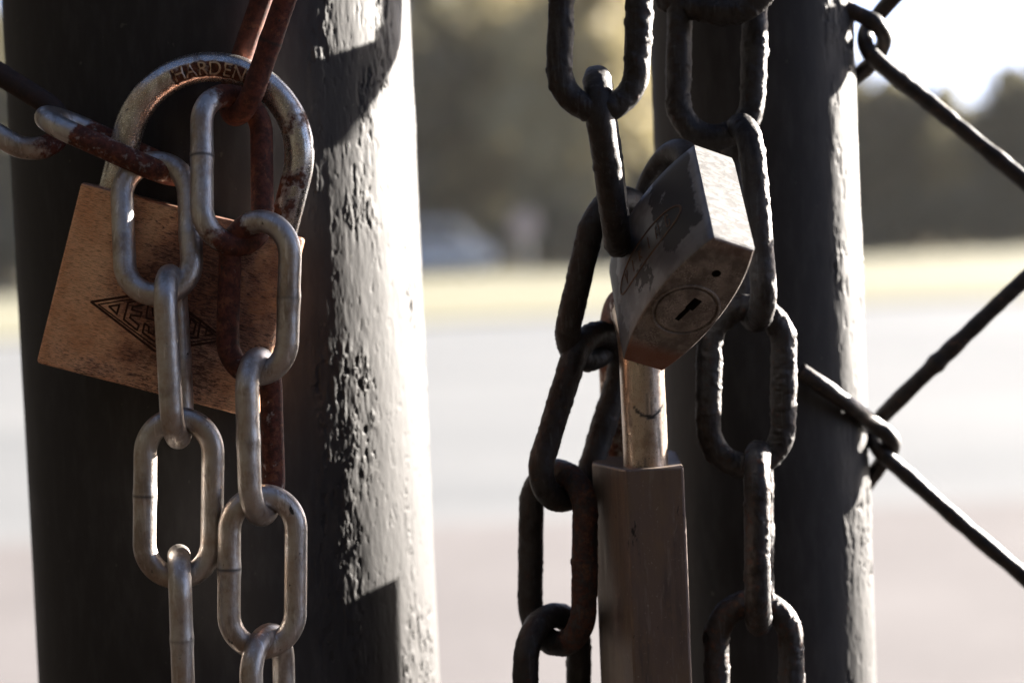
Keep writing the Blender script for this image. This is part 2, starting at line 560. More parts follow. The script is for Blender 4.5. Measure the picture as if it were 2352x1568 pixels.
# ------------------------------------------------------------------ chain links
def link_mesh(T, B, width, bar, phi, seed, rough_amp=0.0, seam_t=0.25, seam_side=1, rust=0.0, rust_ends=0.0, rust_side=None, n=150, seg=20, steel_top=None, dirt_side=None):
    """T, B: outer end points; width, bar in metres; phi turns the link about its long axis (0 = flat to the view)."""
    T, B = np.array(T), np.array(B)
    ax = B - T
    L = np.linalg.norm(ax)
    ax /= L
    vd = np.array([0, 1.0, 0])
    w0 = np.cross(ax, vd); w0 /= np.linalg.norm(w0)
    if w0[0] < 0: w0 = -w0
    dd = np.cross(w0, ax); dd /= np.linalg.norm(dd)
    if dd[1] < 0: dd = -dd
    wv = w0 * math.cos(phi) + dd * math.sin(phi)
    C = (T + B) / 2
    hw = width / 2 - bar / 2
    hl = L / 2 - bar / 2
    st = hl - hw * 1.05           # half of the straight part
    ra, rb = hw, hl - st
    Ltot = 4 * st + math.pi * (ra + rb)
    s = np.linspace(0, 1, n, endpoint=False) * Ltot
    path = []
    e = math.pi * (ra + rb) / 2
    side_par, end_par = [], []
    for v in s:
        if v < 2 * st:
            path.append((hw, -st + v)); end_par.append(0.0)
        elif v < 2 * st + e:
            a = (v - 2 * st) / e * math.pi
            path.append((ra * math.cos(a), st + rb * math.sin(a))); end_par.append(math.sin(a))
        elif v < 4 * st + e:
            path.append((-hw, st - (v - 2 * st - e))); end_par.append(0.0)
        else:
            a = math.pi + (v - 4 * st - e) / e * math.pi
            path.append((ra * math.cos(a), -st + rb * math.sin(a))); end_par.append(-math.sin(a))
    path = np.array(path)
    end_par = np.array(end_par)
    P3 = C + path[:, :1] * wv + path[:, 1:] * ax
    rad = np.full(n, bar / 2)
    # weld seam: slight collar on one side
    ds = np.hypot(path[:, 0] - seam_side * hw, path[:, 1] - (seam_t - 0.25) * 2 * st)
    rad = rad * (1 + 0.055 * np.exp(-(ds / (bar * 0.32)) ** 2))
    V, F = tube(P3, rad, seg, closed=True)
    ctr = np.repeat(P3, seg, 0)
    Nn = V - ctr
    ln = np.linalg.norm(Nn, axis=1)[:, None]
    Nn = Nn / ln
    if rough_amp:
        q = V * 1000
        d = fbm(q / 1.1, 3, seed, 0.6) * rough_amp * 0.36 + fbm(q / 6.0, 2, seed + 3) * rough_amp * 0.6 + sstep(0.50, 0.62, fbm(q / 2.4, 2, seed + 9)) * rough_amp * 1.25 - sstep(0.42, 0.6, fbm(q / 1.7, 2, seed + 19)) * rough_amp * 0.8
        V = V + Nn * d[:, None]
    sm = np.exp(-(ds / (bar * 0.035)) ** 2)
    seam_shade = np.repeat(sm * (ds < bar * 0.3), seg) * 0.9
    rv = rust + rust_ends * np.abs(np.repeat(end_par, seg)) ** 1.5
    if rust_side is not None:      # (side, amount): one long bar rustier than the rest
        sd = np.repeat(np.clip(path[:, 0] / hw * rust_side[0], -1, 1), seg)
        rv = rv + sstep(-0.2, 0.8, sd) * rust_side[1]
    if dirt_side is not None:  # one long bar darkened, its shade put into the colour
        seam_shade = np.maximum(seam_shade, sstep(0.0, 0.5, np.repeat(np.clip(path[:, 0] / hw * dirt_side, -1, 1), seg)) * 0.85)
    if steel_top is not None:
        along = np.repeat((path[:, 1] + hl) / (2 * hl), seg)
        rv = rv * sstep(steel_top - 0.03, steel_top + 0.03, along) - 0.1
    if len(np.atleast_1d(rv)) == 1: rv = np.full(len(V), float(rv))
    return V, F, {'rust': rv, 'dark_mask': seam_shade}


_lc = [0]


def chain_link(parent, t, b, Yt, Yb, phi, mat, width=24.6, bar=6.35, label=None, **kw):
    _lc[0] += 1
    V, F, at = link_mesh(P(t[0], t[1], Yt), P(b[0], b[1], Yb), width / 1000, bar / 1000, R(phi), _lc[0] * 7, **kw)
    loc = np.array(parent.location)
    o = mesh_obj('link', V - loc, F, mat, parent, attrs=at)
    if label: o['label'] = label
    return o


CY = 0.5435
# chain falling over the middle of the brass padlock
ch1 = empty('steel_chain', P(367, 560, CY), 'grey steel chain coming from the left and hanging over the middle of the brass padlock', 'chain', 'chains on the gate')
chain_link(ch1, (-235, 95), (150, 335), 0.566, 0.566, 40, M_CHAIN, rust=-0.1, rust_ends=0.9, rust_side=(1, 1.2), dirt_side=1)  # shade on the upper bar painted in with rust and darkening
chain_link(ch1, (83, 258), (428, 412), 0.5600, 0.5625, 84, M_CHAIN, rust=0.85, rust_ends=0.0, steel_top=0.24, label='rusty link crossing the padlock shackle')
chain_link(ch1, (352, 350), (368, 702), 0.5575, 0.5425, 4, M_CHAIN, rust=-0.1, rust_ends=0.12, seam_t=0.4)
chain_link(ch1, (388, 606), (412, 1031), CY, CY, 90, M_CHAIN, rust=-0.15, rust_ends=0.05, seam_t=0.28)
chain_link(ch1, (413, 934), (408, 1352), CY, CY, 6, M_CHAIN, rust=-0.2, rust_ends=0.02, seam_side=-1, seam_t=0.22)
chain_link(ch1, (410, 1250), (424, 1668), CY + .001, CY + .003, -80, M_CHAIN, rust=-0.2, seam_t=0.2)

# chain falling over the right of the brass padlock
ch2 = empty('steel_chain', P(590, 680, CY), 'steel chain with rust red upper links hanging over the right edge of the brass padlock', 'chain', 'chains on the gate')
chain_link(ch2, (668, -118), (528, 288), 0.560, 0.5640, -62, M_CHAIN, rust=1.0, label='rust red link threaded through the padlock shackle')
chain_link(ch2, (532, 196), (535, 588), 0.5600, 0.5455, 34, M_CHAIN, rust=-0.1, rust_ends=0.95, rust_side=(1, 1.1), seam_t=0.16, seam_side=-1)
chain_link(ch2, (600, 482), (588, 886), CY + .002, CY, -20, M_CHAIN, rust=-0.15, rust_ends=0.05, rust_side=(-1, 1.1))
chain_link(ch2, (592, 796), (605, 1208), CY, CY, 76, M_CHAIN, rust=-0.18, rust_side=(1, 1.0), seam_side=-1, seam_t=0.26)
chain_link(ch2, (604, 1111), (602, 1513), CY, CY, 14, M_CHAIN, rust=-0.2, rust_ends=0.0, seam_side=-1, seam_t=0.2)
chain_link(ch2, (612, 1432), (622, 1845), CY + .001, CY + .004, 68, M_CHAIN, rust=-0.2, rust_ends=0.1)

DK = dict(width=29.5, bar=7.5, n=300, seg=34)
# dark chain left of the two dark padlocks
ch3 = empty('steel_chain', P(1370, 600, .575), 'dark corroded chain hanging at the left of the two dark padlocks', 'chain', 'chains on the gate')
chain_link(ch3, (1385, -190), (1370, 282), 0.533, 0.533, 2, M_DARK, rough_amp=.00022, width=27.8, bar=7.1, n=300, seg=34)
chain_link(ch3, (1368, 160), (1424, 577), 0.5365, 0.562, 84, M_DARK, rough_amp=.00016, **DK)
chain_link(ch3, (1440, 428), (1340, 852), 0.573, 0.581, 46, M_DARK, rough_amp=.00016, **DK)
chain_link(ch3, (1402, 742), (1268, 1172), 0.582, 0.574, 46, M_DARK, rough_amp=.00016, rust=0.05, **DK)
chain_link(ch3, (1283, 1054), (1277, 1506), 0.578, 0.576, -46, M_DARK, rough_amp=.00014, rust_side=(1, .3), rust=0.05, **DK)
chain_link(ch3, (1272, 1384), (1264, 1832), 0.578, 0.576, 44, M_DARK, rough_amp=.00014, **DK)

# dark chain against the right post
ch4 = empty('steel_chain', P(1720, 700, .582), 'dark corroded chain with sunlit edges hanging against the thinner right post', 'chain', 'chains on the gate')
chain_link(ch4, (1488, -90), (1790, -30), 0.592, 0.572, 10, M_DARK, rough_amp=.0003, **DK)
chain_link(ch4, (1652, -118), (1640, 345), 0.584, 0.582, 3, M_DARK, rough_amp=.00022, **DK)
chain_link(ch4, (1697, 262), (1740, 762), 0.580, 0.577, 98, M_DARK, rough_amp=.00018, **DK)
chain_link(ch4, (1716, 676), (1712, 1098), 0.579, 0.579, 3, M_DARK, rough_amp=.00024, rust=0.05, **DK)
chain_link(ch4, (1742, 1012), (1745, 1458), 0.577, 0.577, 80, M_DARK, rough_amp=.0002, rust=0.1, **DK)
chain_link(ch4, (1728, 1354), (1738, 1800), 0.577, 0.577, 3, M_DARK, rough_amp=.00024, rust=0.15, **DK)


# ------------------------------------------------------------------ brass padlock
def u_path(c0, c1, up, straight, depth, n=70, leg_n=14):
    """U from leg foot c0 to leg foot c1; the feet run 'depth' into the body"""
    c0, c1, up = np.array(c0), np.array(c1), np.array(up)
    mid, h = (c0 + c1) / 2, (c1 - c0) / 2
    r = np.linalg.norm(h)
    pts = [c0 - up * depth]
    for t in np.linspace(0, 1, leg_n): pts.append(c0 + up * straight * t)
    for a in np.linspace(0, np.pi, n)[1:-1]:
        pts.append(mid + up * straight - h * math.cos(a) + up * r * math.sin(a))
    for t in np.linspace(1, 0, leg_n): pts.append(c1 + up * straight * t)
    pts.append(c1 - up * depth)
    return np.array(pts)


def bevel_box(bm, hx, hy, hz, bev):
    bmesh.ops.create_cube(bm, size=1, matrix=Matrix.Diagonal((2 * hx, 2 * hy, 2 * hz, 1)))
    bmesh.ops.bevel(bm, geom=list(bm.edges), offset=bev, segments=3, profile=0.6, affect='EDGES')


def boolean_cut(o, cutter):
    md = o.modifiers.new('cut', 'BOOLEAN')
    md.operation = 'DIFFERENCE'
    md.solver = 'EXACT'
    md.object = cutter
    md.material_mode = 'TRANSFER'
    dg = bpy.context.evaluated_depsgraph_get()
    me = bpy.data.meshes.new_from_object(o.evaluated_get(dg))
    o.modifiers.clear()
    o.data = me
    bpy.data.objects.remove(cutter)


LY = 0.556
tl, tr, bl = P(190, 418, LY), P(690, 548, LY), P(78, 832, LY)
U = (tr - tl); BW = U.length; U.normalize()
Wd = (tl - bl); Wd -= U * Wd.dot(U); BH = Wd.length; Wd.normalize()
Dp = U.cross(Wd) * -1.0
if Dp.y < 0: Dp = -Dp
BT = 0.0195
c_front = (tr + bl) / 2
ctr = c_front + Dp * BT / 2
lock1 = bpy.data.objects.new('padlock', None)
COL.objects.link(lock1)
Mx = Matrix((U, Dp, Wd)).transposed().to_4x4()
Mx.translation = ctr
lock1.matrix_world = Mx
tag(lock1, 'square coppery brass padlock with dark streaks, its round shackle up against the thick post', 'padlock', 'padlocks on the gate')
MI = Mx.inverted()


def l1(px, py, Y=LY):
    return MI @ P(px, py, Y)


bm = bmesh.new()
bevel_box(bm, BW / 2, BT / 2, BH / 2, 0.0013)
me = bpy.data.meshes.new('body')
bm.to_mesh(me); bm.free()
me.materials.append(M_BRASS)
body1 = bpy.data.objects.new('body', me)
COL.objects.link(body1)
body1.matrix_world = Matrix.Identity(4)


def crop_pt(x, y):
    return l1((200 + x / 5.88) * 0.9408, (680 + y / 5.88) * 0.9408)


strokes = [
    ([(135, 335), (1149, 176), (2064, 881), (1050, 1040)], True, 0.40),
    ([(235, 372), (1125, 232), (1965, 852), (1060, 985)], True, 0.24),
    ([(392, 398), (540, 376), (502, 506)], True, 0.34),
    ([(880, 300), (665, 345), (602, 585), (792, 738), (818, 668), (692, 560), (706, 520), (838, 545), (860, 482), (716, 446), (730, 405), (890, 375)], False, 0.34),
    ([(950, 390), (925, 560), (1068, 605), (1032, 805), (958, 770), (962, 685), (902, 642), (872, 772), (1042, 902), (1078, 868), (1118, 640)], False, 0.34),
    ([(1012, 420), (1020, 532), (1100, 542)], False, 0.34),
    ([(1470, 690), (1515, 482), (1702, 615), (1662, 846), (1480, 850)], False, 0.36),
    ([(1562, 580), (1638, 642), (1602, 792), (1512, 782)], True, 0.34),
    ([(1800, 680), (1772, 812), (1872, 800), (1838, 736)], False, 0.34),
]
allV, allF = [], []
for pts, closed, w in strokes:
    pp = [crop_pt(*p) for p in pts]
    pp = [np.array((p.x, -BT / 2, p.z)) for p in pp]
    segs = list(zip(pp, pp[1:] + pp[:1])) if closed else list(zip(pp[:-1], pp[1:]))
    for k, (a, b) in enumerate(segs):      # one sharp-bottomed groove per straight stroke
        d = b - a
        ln = np.linalg.norm(d); d /= ln
        s_ = np.array((d[2], 0, -d[0]))
        hw_ = w * 0.0009
        a2, b2 = a - d * hw_ * .6, b + d * hw_ * .6
        base = len(allV)
        top = np.array((0, -0.0006, 0)); bot = np.array((0, 0.00042 + 0.00001 * (k % 3), 0))
        for q in (a2, b2):
            allV += [q + s_ * hw_ * 1.5 + top, q - s_ * hw_ * 1.5 + top, q - s_ * hw_ * .55 + bot, q + s_ * hw_ * .55 + bot]
        allF += [tuple(base + i for i in f) for f in ((0, 1, 2, 3), (7, 6, 5, 4), (0, 4, 5, 1), (1, 5, 6, 2), (2, 6, 7, 3), (3, 7, 4, 0))]
cut = mesh_obj('cutter', allV, allF, M_GROOVE, smooth=False)
bmc = bmesh.new(); bmc.from_mesh(cut.data); bmesh.ops.recalc_face_normals(bmc, faces=bmc.faces); bmc.to_mesh(cut.data); bmc.free()
md_ = None
bpy.context.view_layer.update()
mdx = body1.modifiers.new('cut', 'BOOLEAN')
mdx.operation = 'DIFFERENCE'; mdx.solver = 'EXACT'; mdx.use_self = True; mdx.object = cut; mdx.material_mode = 'TRANSFER'
dg = bpy.context.evaluated_depsgraph_get()
newme = bpy.data.meshes.new_from_object(body1.evaluated_get(dg))
body1.modifiers.clear()
body1.data = newme
bpy.data.objects.remove(cut)
body1.parent = lock1

foot0, foot1 = l1(246, 431), l1(637, 544)
f0 = np.array((foot0.x, 0, BH / 2)); f1 = np.array((foot1.x, 0, BH / 2))
apex = l1(487, 107)
rs = 0.0042
sp = u_path(f0, f1, (0, 0, 1), apex.z - BH / 2 - (f1[0] - f0[0]) / 2 - rs, 0.006)
V, F = tube(sp, rs, 28)
q = V * 1000
rr = 0.22 + 0.75 * sstep(2, 20, q[:, 0]) * sstep(-1, 1, fbm(q / 6, 3, 3)) - 0.35 * sstep(0, 14, -q[:, 0])
inner = (np.hypot(q[:, 0] - (f0[0] + f1[0]) * 500, q[:, 2] - sp[40][2] * 1000 * 0 - (BH / 2 * 1000 + 10)))
rr = rr - 0.30 + 0.35 * (1 - sstep(20, 25, inner))
la_ = np.degrees(np.arctan2(q[:, 0] - (f0[0] + f1[0]) * 500, q[:, 2] - (apex.z * 1000 - 3.8 - np.linalg.norm(f1 - f0) * 500)))
rh_ = np.hypot(q[:, 0] - (f0[0] + f1[0]) * 500, q[:, 2] - (apex.z * 1000 - 3.8 - np.linalg.norm(f1 - f0) * 500)) - np.linalg.norm(f1 - f0) * 500
rr = np.maximum(rr, 0.78 * sstep(-45, -40, la_) * (1 - sstep(24, 32, la_)) * (1 - sstep(0.9, 1.7, rh_)) * sstep(-3.9, -3.1, rh_))
sh1 = mesh_obj('shackle', V, F, M_SHACKLE, lock1, attrs={'rust': rr, 'dark_mask': np.zeros(len(V))})

# raised lettering stamped on the bow of the shackle
cx_ = (f0[0] + f1[0]) / 2
zc_ = apex.z - rs - (f1[0] - f0[0]) / 2
Rb = (f1[0] - f0[0]) / 2
roll14 = math.atan2(U.z, U.x)


def font_mesh(ch, size, extr):
    cu = bpy.data.curves.new('t', 'FONT')
    cu.body = ch
    cu.size = size
    cu.extrude = extr
    cu.offset = 0.0
    cu.align_x = 'CENTER'
    ob = bpy.data.objects.new('t', cu)
    COL.objects.link(ob)
    bpy.context.view_layer.update()
    dg_ = bpy.context.evaluated_depsgraph_get()
    me_ = bpy.data.meshes.new_from_object(ob.evaluated_get(dg_))
    vs = np.array([v.co[:] for v in me_.vertices])
    fs = [tuple(p.vertices) for p in me_.polygons]
    bpy.data.objects.remove(ob)
    bpy.data.meshes.remove(me_)
    return vs, fs


TV, TF = [], []
for k, ch in enumerate('HARDENED'):
    vs, fs = font_mesh(ch, 0.0054, 0.0003)
    ang = R(-19 + 8.3 * k) - roll14 * 0      # clockwise from straight up in the photograph
    ang_l = ang + roll14                     # in the lock's own frame (the lock leans)
    base = len(TV)
    for v in vs:
        ra = v[1] - 0.0019 - 0.0006
        depth = math.sqrt(max(rs * rs - ra * ra, 1e-9))
        yy = -(depth + (0.00032 if v[2] > 0 else -0.0003))
        rr_ = Rb + ra
        a2 = ang_l + v[0] / Rb
        TV.append((cx_ + rr_ * math.sin(a2), yy, zc_ + rr_ * math.cos(a2)))
    TF += [tuple(base + i for i in f) for f in fs]
M_LET = simple('worn_stamped_metal', (0.72, 0.58, 0.46), (0.50, 0.36, 0.26), 900, 0.36, 0.9)
let = mesh_obj('stamped_lettering', TV, TF, M_LET, sh1, smooth=False)

# ------------------------------------------------------------------ tilted padlock with the keyhole towards the view
KY = 0.536
k_mm = mm_px(KY)
C0 = P(1580, 705, KY)
def scr(dx, dy, dz):      # screen px right, px down, mm away
    return (crt * dx * k_mm - cup * dy * k_mm + fwd * dz) / 1000
A = scr(-188, 275, 30.5)
Bv = scr(95, 28, 4.6)
E = scr(-25, -232, 27.0)
La, Lb, Le = A.length, Bv.length, E.length
a_ = A.normalized()
b_ = (Bv - a_ * Bv.dot(a_)).normalized()
e_ = a_.cross(b_)
if e_.dot(E) < 0: e_ = -e_
lock2 = bpy.data.objects.new('padlock', None)
COL.objects.link(lock2)
M2 = Matrix((a_, b_, e_)).transposed().to_4x4()
M2.translation = C0
lock2.matrix_world = M2
tag(lock2, 'tilted grey padlock showing its brown keyhole end and bright scratched side', 'padlock', 'padlocks on the gate')
# section: flat narrow ends, bulging long sides
hb, bul, ha = Lb / 2, 0.0042, La / 2
sec = []
NS = 22
for t in np.linspace(-1, 1, NS): sec.append((ha * t, -hb - bul * (1 - abs(t) ** 2.2)))
for t in np.linspace(1, -1, NS): sec.append((ha * t, hb + bul * (1 - abs(t) ** 2.2)))
sec = np.array(sec)
levels = [(0.0, 0.965), (0.0004, 0.99), (0.0012, 1.0)] + [(z, 1.0) for z in np.linspace(0.004, Le - 0.003, 14)] + [(Le - 0.0006, 0.985), (Le, 0.96)]
V, F, MIx = [], [], []
ns = len(sec)
for z, s_ in levels:
    off = (1 - s_) * 0.016
    for x, y in sec:
        V.append((x - np.sign(x) * min(abs(x), off), y - np.sign(y) * min(abs(y), off), z))
for i in range(len(levels) - 1):
    for k in range(ns):
        l = (k + 1) % ns
        F.append((i * ns + k, i * ns + l, (i + 1) * ns + l, (i + 1) * ns + k))
        if k == ns - 1: mi = 0
        elif k == NS - 1: mi = 0
        else: mi = 1
        if i < 1: mi = 2
        MIx.append(mi)
# bottom face: strips across, finely enough to carry rust
strip = NS
for k in range(NS - 1):
    F.append((k, ns - 1 - k, ns - 2 - k, k + 1)); MIx.append(2)
b0 = (len(levels) - 1) * ns
for k in range(NS - 1):
    F.append((b0 + k, b0 + k + 1, b0 + ns - 2 - k, b0 + ns - 1 - k)); MIx.append(1)
V = np.array(V)
rust2 = sstep(0.010, 0.022, V[:, 0]) * 0.9
rust2 = np.maximum(rust2, sstep(0.014, 0.022, -V[:, 0]) * 0.45)
body2 = mesh_obj('body', V, F, None, lock2, smooth=False, mats=[M_LSIDE, M_LFACE, M_LBOT], mat_idx=MIx, attrs={'rust': rust2})
bmc = bmesh.new(); bmc.from_mesh(body2.data); bmesh.ops.recalc_face_normals(bmc, faces=bmc.faces)
for f in bmc.faces: f.smooth = f.material_index == 1
bmc.to_mesh(body2.data); bmc.free()

# lock cylinder with its keyway: a turned plug standing slightly proud, slot cut into it
def disc_profile(prof, seg, cx, cy):
    V, F = [], []
    for r_, z in prof:
        for k in range(seg):
            t = 2 * math.pi * k / seg
            V.append((cx + r_ * math.cos(t), cy + r_ * math.sin(t), z))
    for i in range(len(prof) - 1):
        for k in range(seg):
            l = (k + 1) % seg
            F.append((i * seg + k, i * seg + l, (i + 1) * seg + l, (i + 1) * seg + k))
    F.append(tuple((len(prof) - 1) * seg + k for k in range(seg)))
    F.append(tuple(range(seg))[::-1])
    return V, F


def box_vf(cx, cy, ang, hx, hy, z0, z1):
    c, s = math.cos(ang), math.sin(ang)
    V = []
    for z in (z0, z1):
        for x, y in ((-hx, -hy), (hx, -hy), (hx, hy), (-hx, hy)):
            V.append((cx + x * c - y * s, cy + x * s + y * c, z))
    return V, [(0, 3, 2, 1), (4, 5, 6, 7), (0, 1, 5, 4), (1, 2, 6, 5), (2, 3, 7, 6), (3, 0, 4, 7)]


PCX = 0.0012
V, F = disc_profile([(0.0095, 0.006), (0.0095, -0.0002), (0.0092, -0.00045), (0.0088, -0.00045), (0.0086, 0.0003), (0.0083, 0.0003), (0.0081, -0.0003), (0.0076, -0.0004), (0.002, -0.0004)], 72, PCX, 0)
plug = mesh_obj('lock_cylinder', V, F, M_LBOT, None, smooth=False, attrs={'rust': np.full(len(V), 0.0)})
V, F = box_vf(PCX - 0.0002, 0.0, R(-9), 0.0042, 0.00075, -0.002, 0.0052)
c1_ = mesh_obj('cutter', V, F, M_HOLE, smooth=False)
boolean_cut(plug, c1_)
V, F = box_vf(PCX - 0.0030, 0.0007, R(-9), 0.0021, 0.00135, -0.002, 0.0051)
c1_ = mesh_obj('cutter', V, F, M_HOLE, smooth=False)
boolean_cut(plug, c1_)
plug.parent = lock2
V, F = disc_profile([(0.0013, -0.002), (0.0013, 0.003)], 24, -0.0137, 0.0008)
c1_ = mesh_obj('cutter', V, F, M_HOLE, smooth=False)
c1_.data.polygons.foreach_set('use_smooth', np.zeros(len(c1_.data.polygons), bool))
body2.parent = None
boolean_cut(body2, c1_)
V, F = disc_profile([(0.0092, -0.002), (0.0092, 0.0058)], 72, PCX, 0)
c1_ = mesh_obj('cutter', V, F, M_HOLE, smooth=False)
boolean_cut(body2, c1_)
body2.parent = lock2

# oval emblem with lettering on the -b face (follows the bulge)
def face_b(x, z, h):
    t = max(-1, min(1, x / ha))
    return (x, -hb - bul * (1 - abs(t) ** 2.2) - h, z)


EV, EF = [], []
def ribbon(pts, w, h, closed):
    n = len(pts)
    base = len(EV)
    for i in range(n):
        p = np.array(pts[i]); a = np.array(pts[(i - 1) % n] if closed or i else pts[i]); b = np.array(pts[(i + 1) % n] if closed or i < n - 1 else pts[i])
        d = b - a; d /= np.linalg.norm(d) + 1e-12
        nn = np.array((-d[1], d[0])) * w / 2
        for sgn, hh in ((1, 0.0), (0.7, h), (-0.7, h), (-1, 0.0)):
            EV.append(face_b(*(p + nn * sgn), hh))
    for i in range(n if closed else n - 1):
        j = (i + 1) % n
        for k in range(3):
            EF.append((base + i * 4 + k, base + j * 4 + k, base + j * 4 + k + 1, base + i * 4 + k + 1))


ez = Le * 0.50
ecx = 0.0005
oval = [(ecx + 0.0170 * math.copysign(abs(math.cos(t)) ** 0.8, math.cos(t)), ez + 0.0045 * math.copysign(abs(math.sin(t)) ** 0.9, math.sin(t))) for t in np.linspace(0, 2 * np.pi, 60, endpoint=False)]
ribbon(oval, 0.0007, 0.00018, True)
LET = {'V': [[(-.4, 1), (0, 0), (.4, 1)]], 'I': [[(0, 0), (0, 1)]], 'K': [[(-.35, 0), (-.35, 1)], [(.4, 1), (-.3, .5), (.4, 0)]],
       'N': [[(-.4, 0), (-.4, 1), (.4, 0), (.4, 1)]], 'G': [[(.38, .82), (.1, 1), (-.25, .95), (-.42, .5), (-.25, .05), (.15, 0), (.4, .2), (.4, .48), (.1, .48)]]}
xs = -0.0115
for ch in 'VIKING':      # reads from the low end of the face up towards the bright side
    for st_ in LET[ch]:
        ribbon([(ecx - (xs + 0.0018 * p[0] * 1.05), ez - 0.0022 + 0.0044 * p[1]) for p in st_], 0.0005, 0.00016, False)
    xs += 0.0046
mesh_obj('oval_emblem', EV, EF, M_ORANGE, lock2, smooth=False)
# shackle of the tilted padlock, running up and away behind the body
sp = u_path((-0.0135, 0, Le), (0.0135, 0, Le), (0, 0, 1), 0.006, 0.003, 40)
V, F = tube(sp, 0.0038, 18)
mesh_obj('shackle', V, F, M_DARK, lock2, attrs={'rust': np.zeros(len(V)), 'dark_mask': np.zeros(len(V))})

# ------------------------------------------------------------------ lower padlock seen on its narrow side
lp0 = P(1480, 1076, 0.567)
lock3 = bpy.data.objects.new('padlock', None)
COL.objects.link(lock3)
lock3.location = lp0
tag(lock3, 'long brown grey padlock hanging straight down below the tilted one', 'padlock', 'padlocks on the gate')
topz = P(1503, 1076, 0.553).z
sec3 = [(1437, .5535), (1569, .5535), (1571, .5545), (1556, .596), (1530, .606), (1405, .606), (1368, .596), (1360, .575)]
pts3 = [(P(px, 1076, Y).x - lp0.x, Y - lp0.y) for px, Y in sec3]
bm = bmesh.new()
H3 = 0.085
lo = [bm.verts.new((x, y, topz - lp0.z - H3)) for x, y in pts3]
hi = [bm.verts.new((x, y, topz - lp0.z)) for x, y in pts3]
n3 = len(pts3)
for k in range(n3):
    bm.faces.new((lo[k], lo[(k + 1) % n3], hi[(k + 1) % n3], hi[k]))
bm.faces.new(hi); bm.faces.new(lo[::-1])
bmesh.ops.recalc_face_normals(bm, faces=bm.faces)
bmesh.ops.bevel(bm, geom=[e for e in bm.edges], offset=0.0006, segments=2, profile=0.5, affect='EDGES')
me = bpy.data.meshes.new('body'); bm.to_mesh(me); bm.free()
me.materials.append(M_LOW)
body3 = bpy.data.objects.new('body', me); COL.objects.link(body3); body3.parent = lock3
nearf = P(1484, 1076, 0.5640) - lp0; nearf.z = topz - lp0.z
farf = P(1434, 1076, 0.5960) - lp0; farf.z = topz - lp0.z
apz = P(1450, 655, 0.58).z - lp0.z
sr = 0.0064
hr = (farf - nearf).length / 2
sp = u_path(tuple(nearf), tuple(farf), (0, 0, 1), apz - nearf.z - hr - sr, 0.005, 50, 90)
V, F = tube(sp, sr, 64)
q = V * 1000
st_c = P(1490, 922, 0.5576) - lp0
rx, rz = q[:, 0] - st_c.x * 1000, q[:, 2] - st_c.z * 1000
ra3 = np.hypot(rx, rz)
near3 = q[:, 1] < nearf.y * 1000 + 1
st3 = sstep(0.75, 0.35, 1 - np.abs(ra3 - 4.3) / (0.9 - 0.5 * np.abs(rx) / 4.5)) * 0
st3 = np.where(near3 & (rz < -1.2), sstep(0.0, 0.35, 1 - np.abs(ra3 - 4.3 + 0.3 * fbm(q / 1.2, 3, 4)) / np.clip(0.85 - 0.14 * np.abs(rx), 0.15, 1)), 0)
st3 = np.maximum(st3, near3 * sstep(0.45, 0.75, fbm(np.c_[q[:, 0] / 1.1, q[:, 1] / 2, q[:, 2] / 9], 3, 8)) * 0.55)
r3 = 0.05 + 0.55 * sstep(0, 18, q[:, 1] - nearf.y * 1000) + 0.25 * sstep(20, 45, q[:, 2] - nearf.z * 1000) - 0.25 * (1 - sstep(0, 6, q[:, 1] - nearf.y * 1000))
mesh_obj('shackle', V, F, M_BRONZE, lock3, attrs={'rust': r3, 'dark_mask': st3})

# ------------------------------------------------------------------ chain link fence
FY = 0.628
fence = empty('chain_link_fence', P(2100, 784, FY), 'dark wire of a chain link fence twisted in diamonds beside the right post', 'fence')


def wire(pts, rad, seed):
    pp = resample([tuple(P(x, y, Y)) for x, y, Y in pts], 0.0009)
    rr = rad * (1 + 0.07 * fbm(pp * 180, 4, seed))
    burr = np.array(P(2158, 842, FY))
    rr = rr * (1 + 0.42 * np.exp(-(np.linalg.norm(pp - burr, axis=1) / 0.0022) ** 2))
    V, F = tube(pp, rr, 14)
    Vn = V - np.array(fence.location)
    return mesh_obj('wire', Vn, F, M_WIRE, fence)


WR = 0.00265
wire([(2290, -260, FY), (2160, -100, FY), (2060, -12, FY + .002), (2012, 42, FY + .0045), (1988, 78, FY + .002), (1992, 112, FY - .0035), (2024, 148, FY - .004), (2130, 232, FY),
      (2300, 372, FY), (2440, 488, FY - .002), (2492, 530, FY + .001), (2470, 552, FY + .003), (2360, 636, FY),
      (2180, 806, FY), (2060, 922, FY + .002), (2018, 968, FY + .005), (2008, 1008, FY + .0025), (2028, 1042, FY - .0035), (2080, 1088, FY - .002), (2220, 1212, FY), (2360, 1330, FY), (2620, 1548, FY)], WR, 3)
wire([(1640, -190, .596), (1760, -90, .597), (1880, -8, FY - .008), (1965, 30, FY - .006), (2012, 56, FY - .005), (2031, 86, FY - .001), (2022, 118, FY + .003), (1996, 150, FY + .006), (1940, 200, FY + .018), (1880, 260, .690), (1800, 350, .700)], WR, 5)
wire([(1836, 851, .6015), (1880, 880, .602), (1950, 930, .608), (2005, 972, FY - .008), (2040, 1000, FY - .006), (2049, 1024, FY - .002), (2032, 1052, FY + .004), (2004, 1092, FY + .008), (1960, 1150, FY + .020), (1880, 1240, .690)], WR, 8)

# unseen shadow casters added behind the right post, outlined from the thick post's shadows
M_CASTER = simple('dark_caster', (0.03, 0.026, 0.024), (0.06, 0.05, 0.045), 120, 0.6, 0.4)


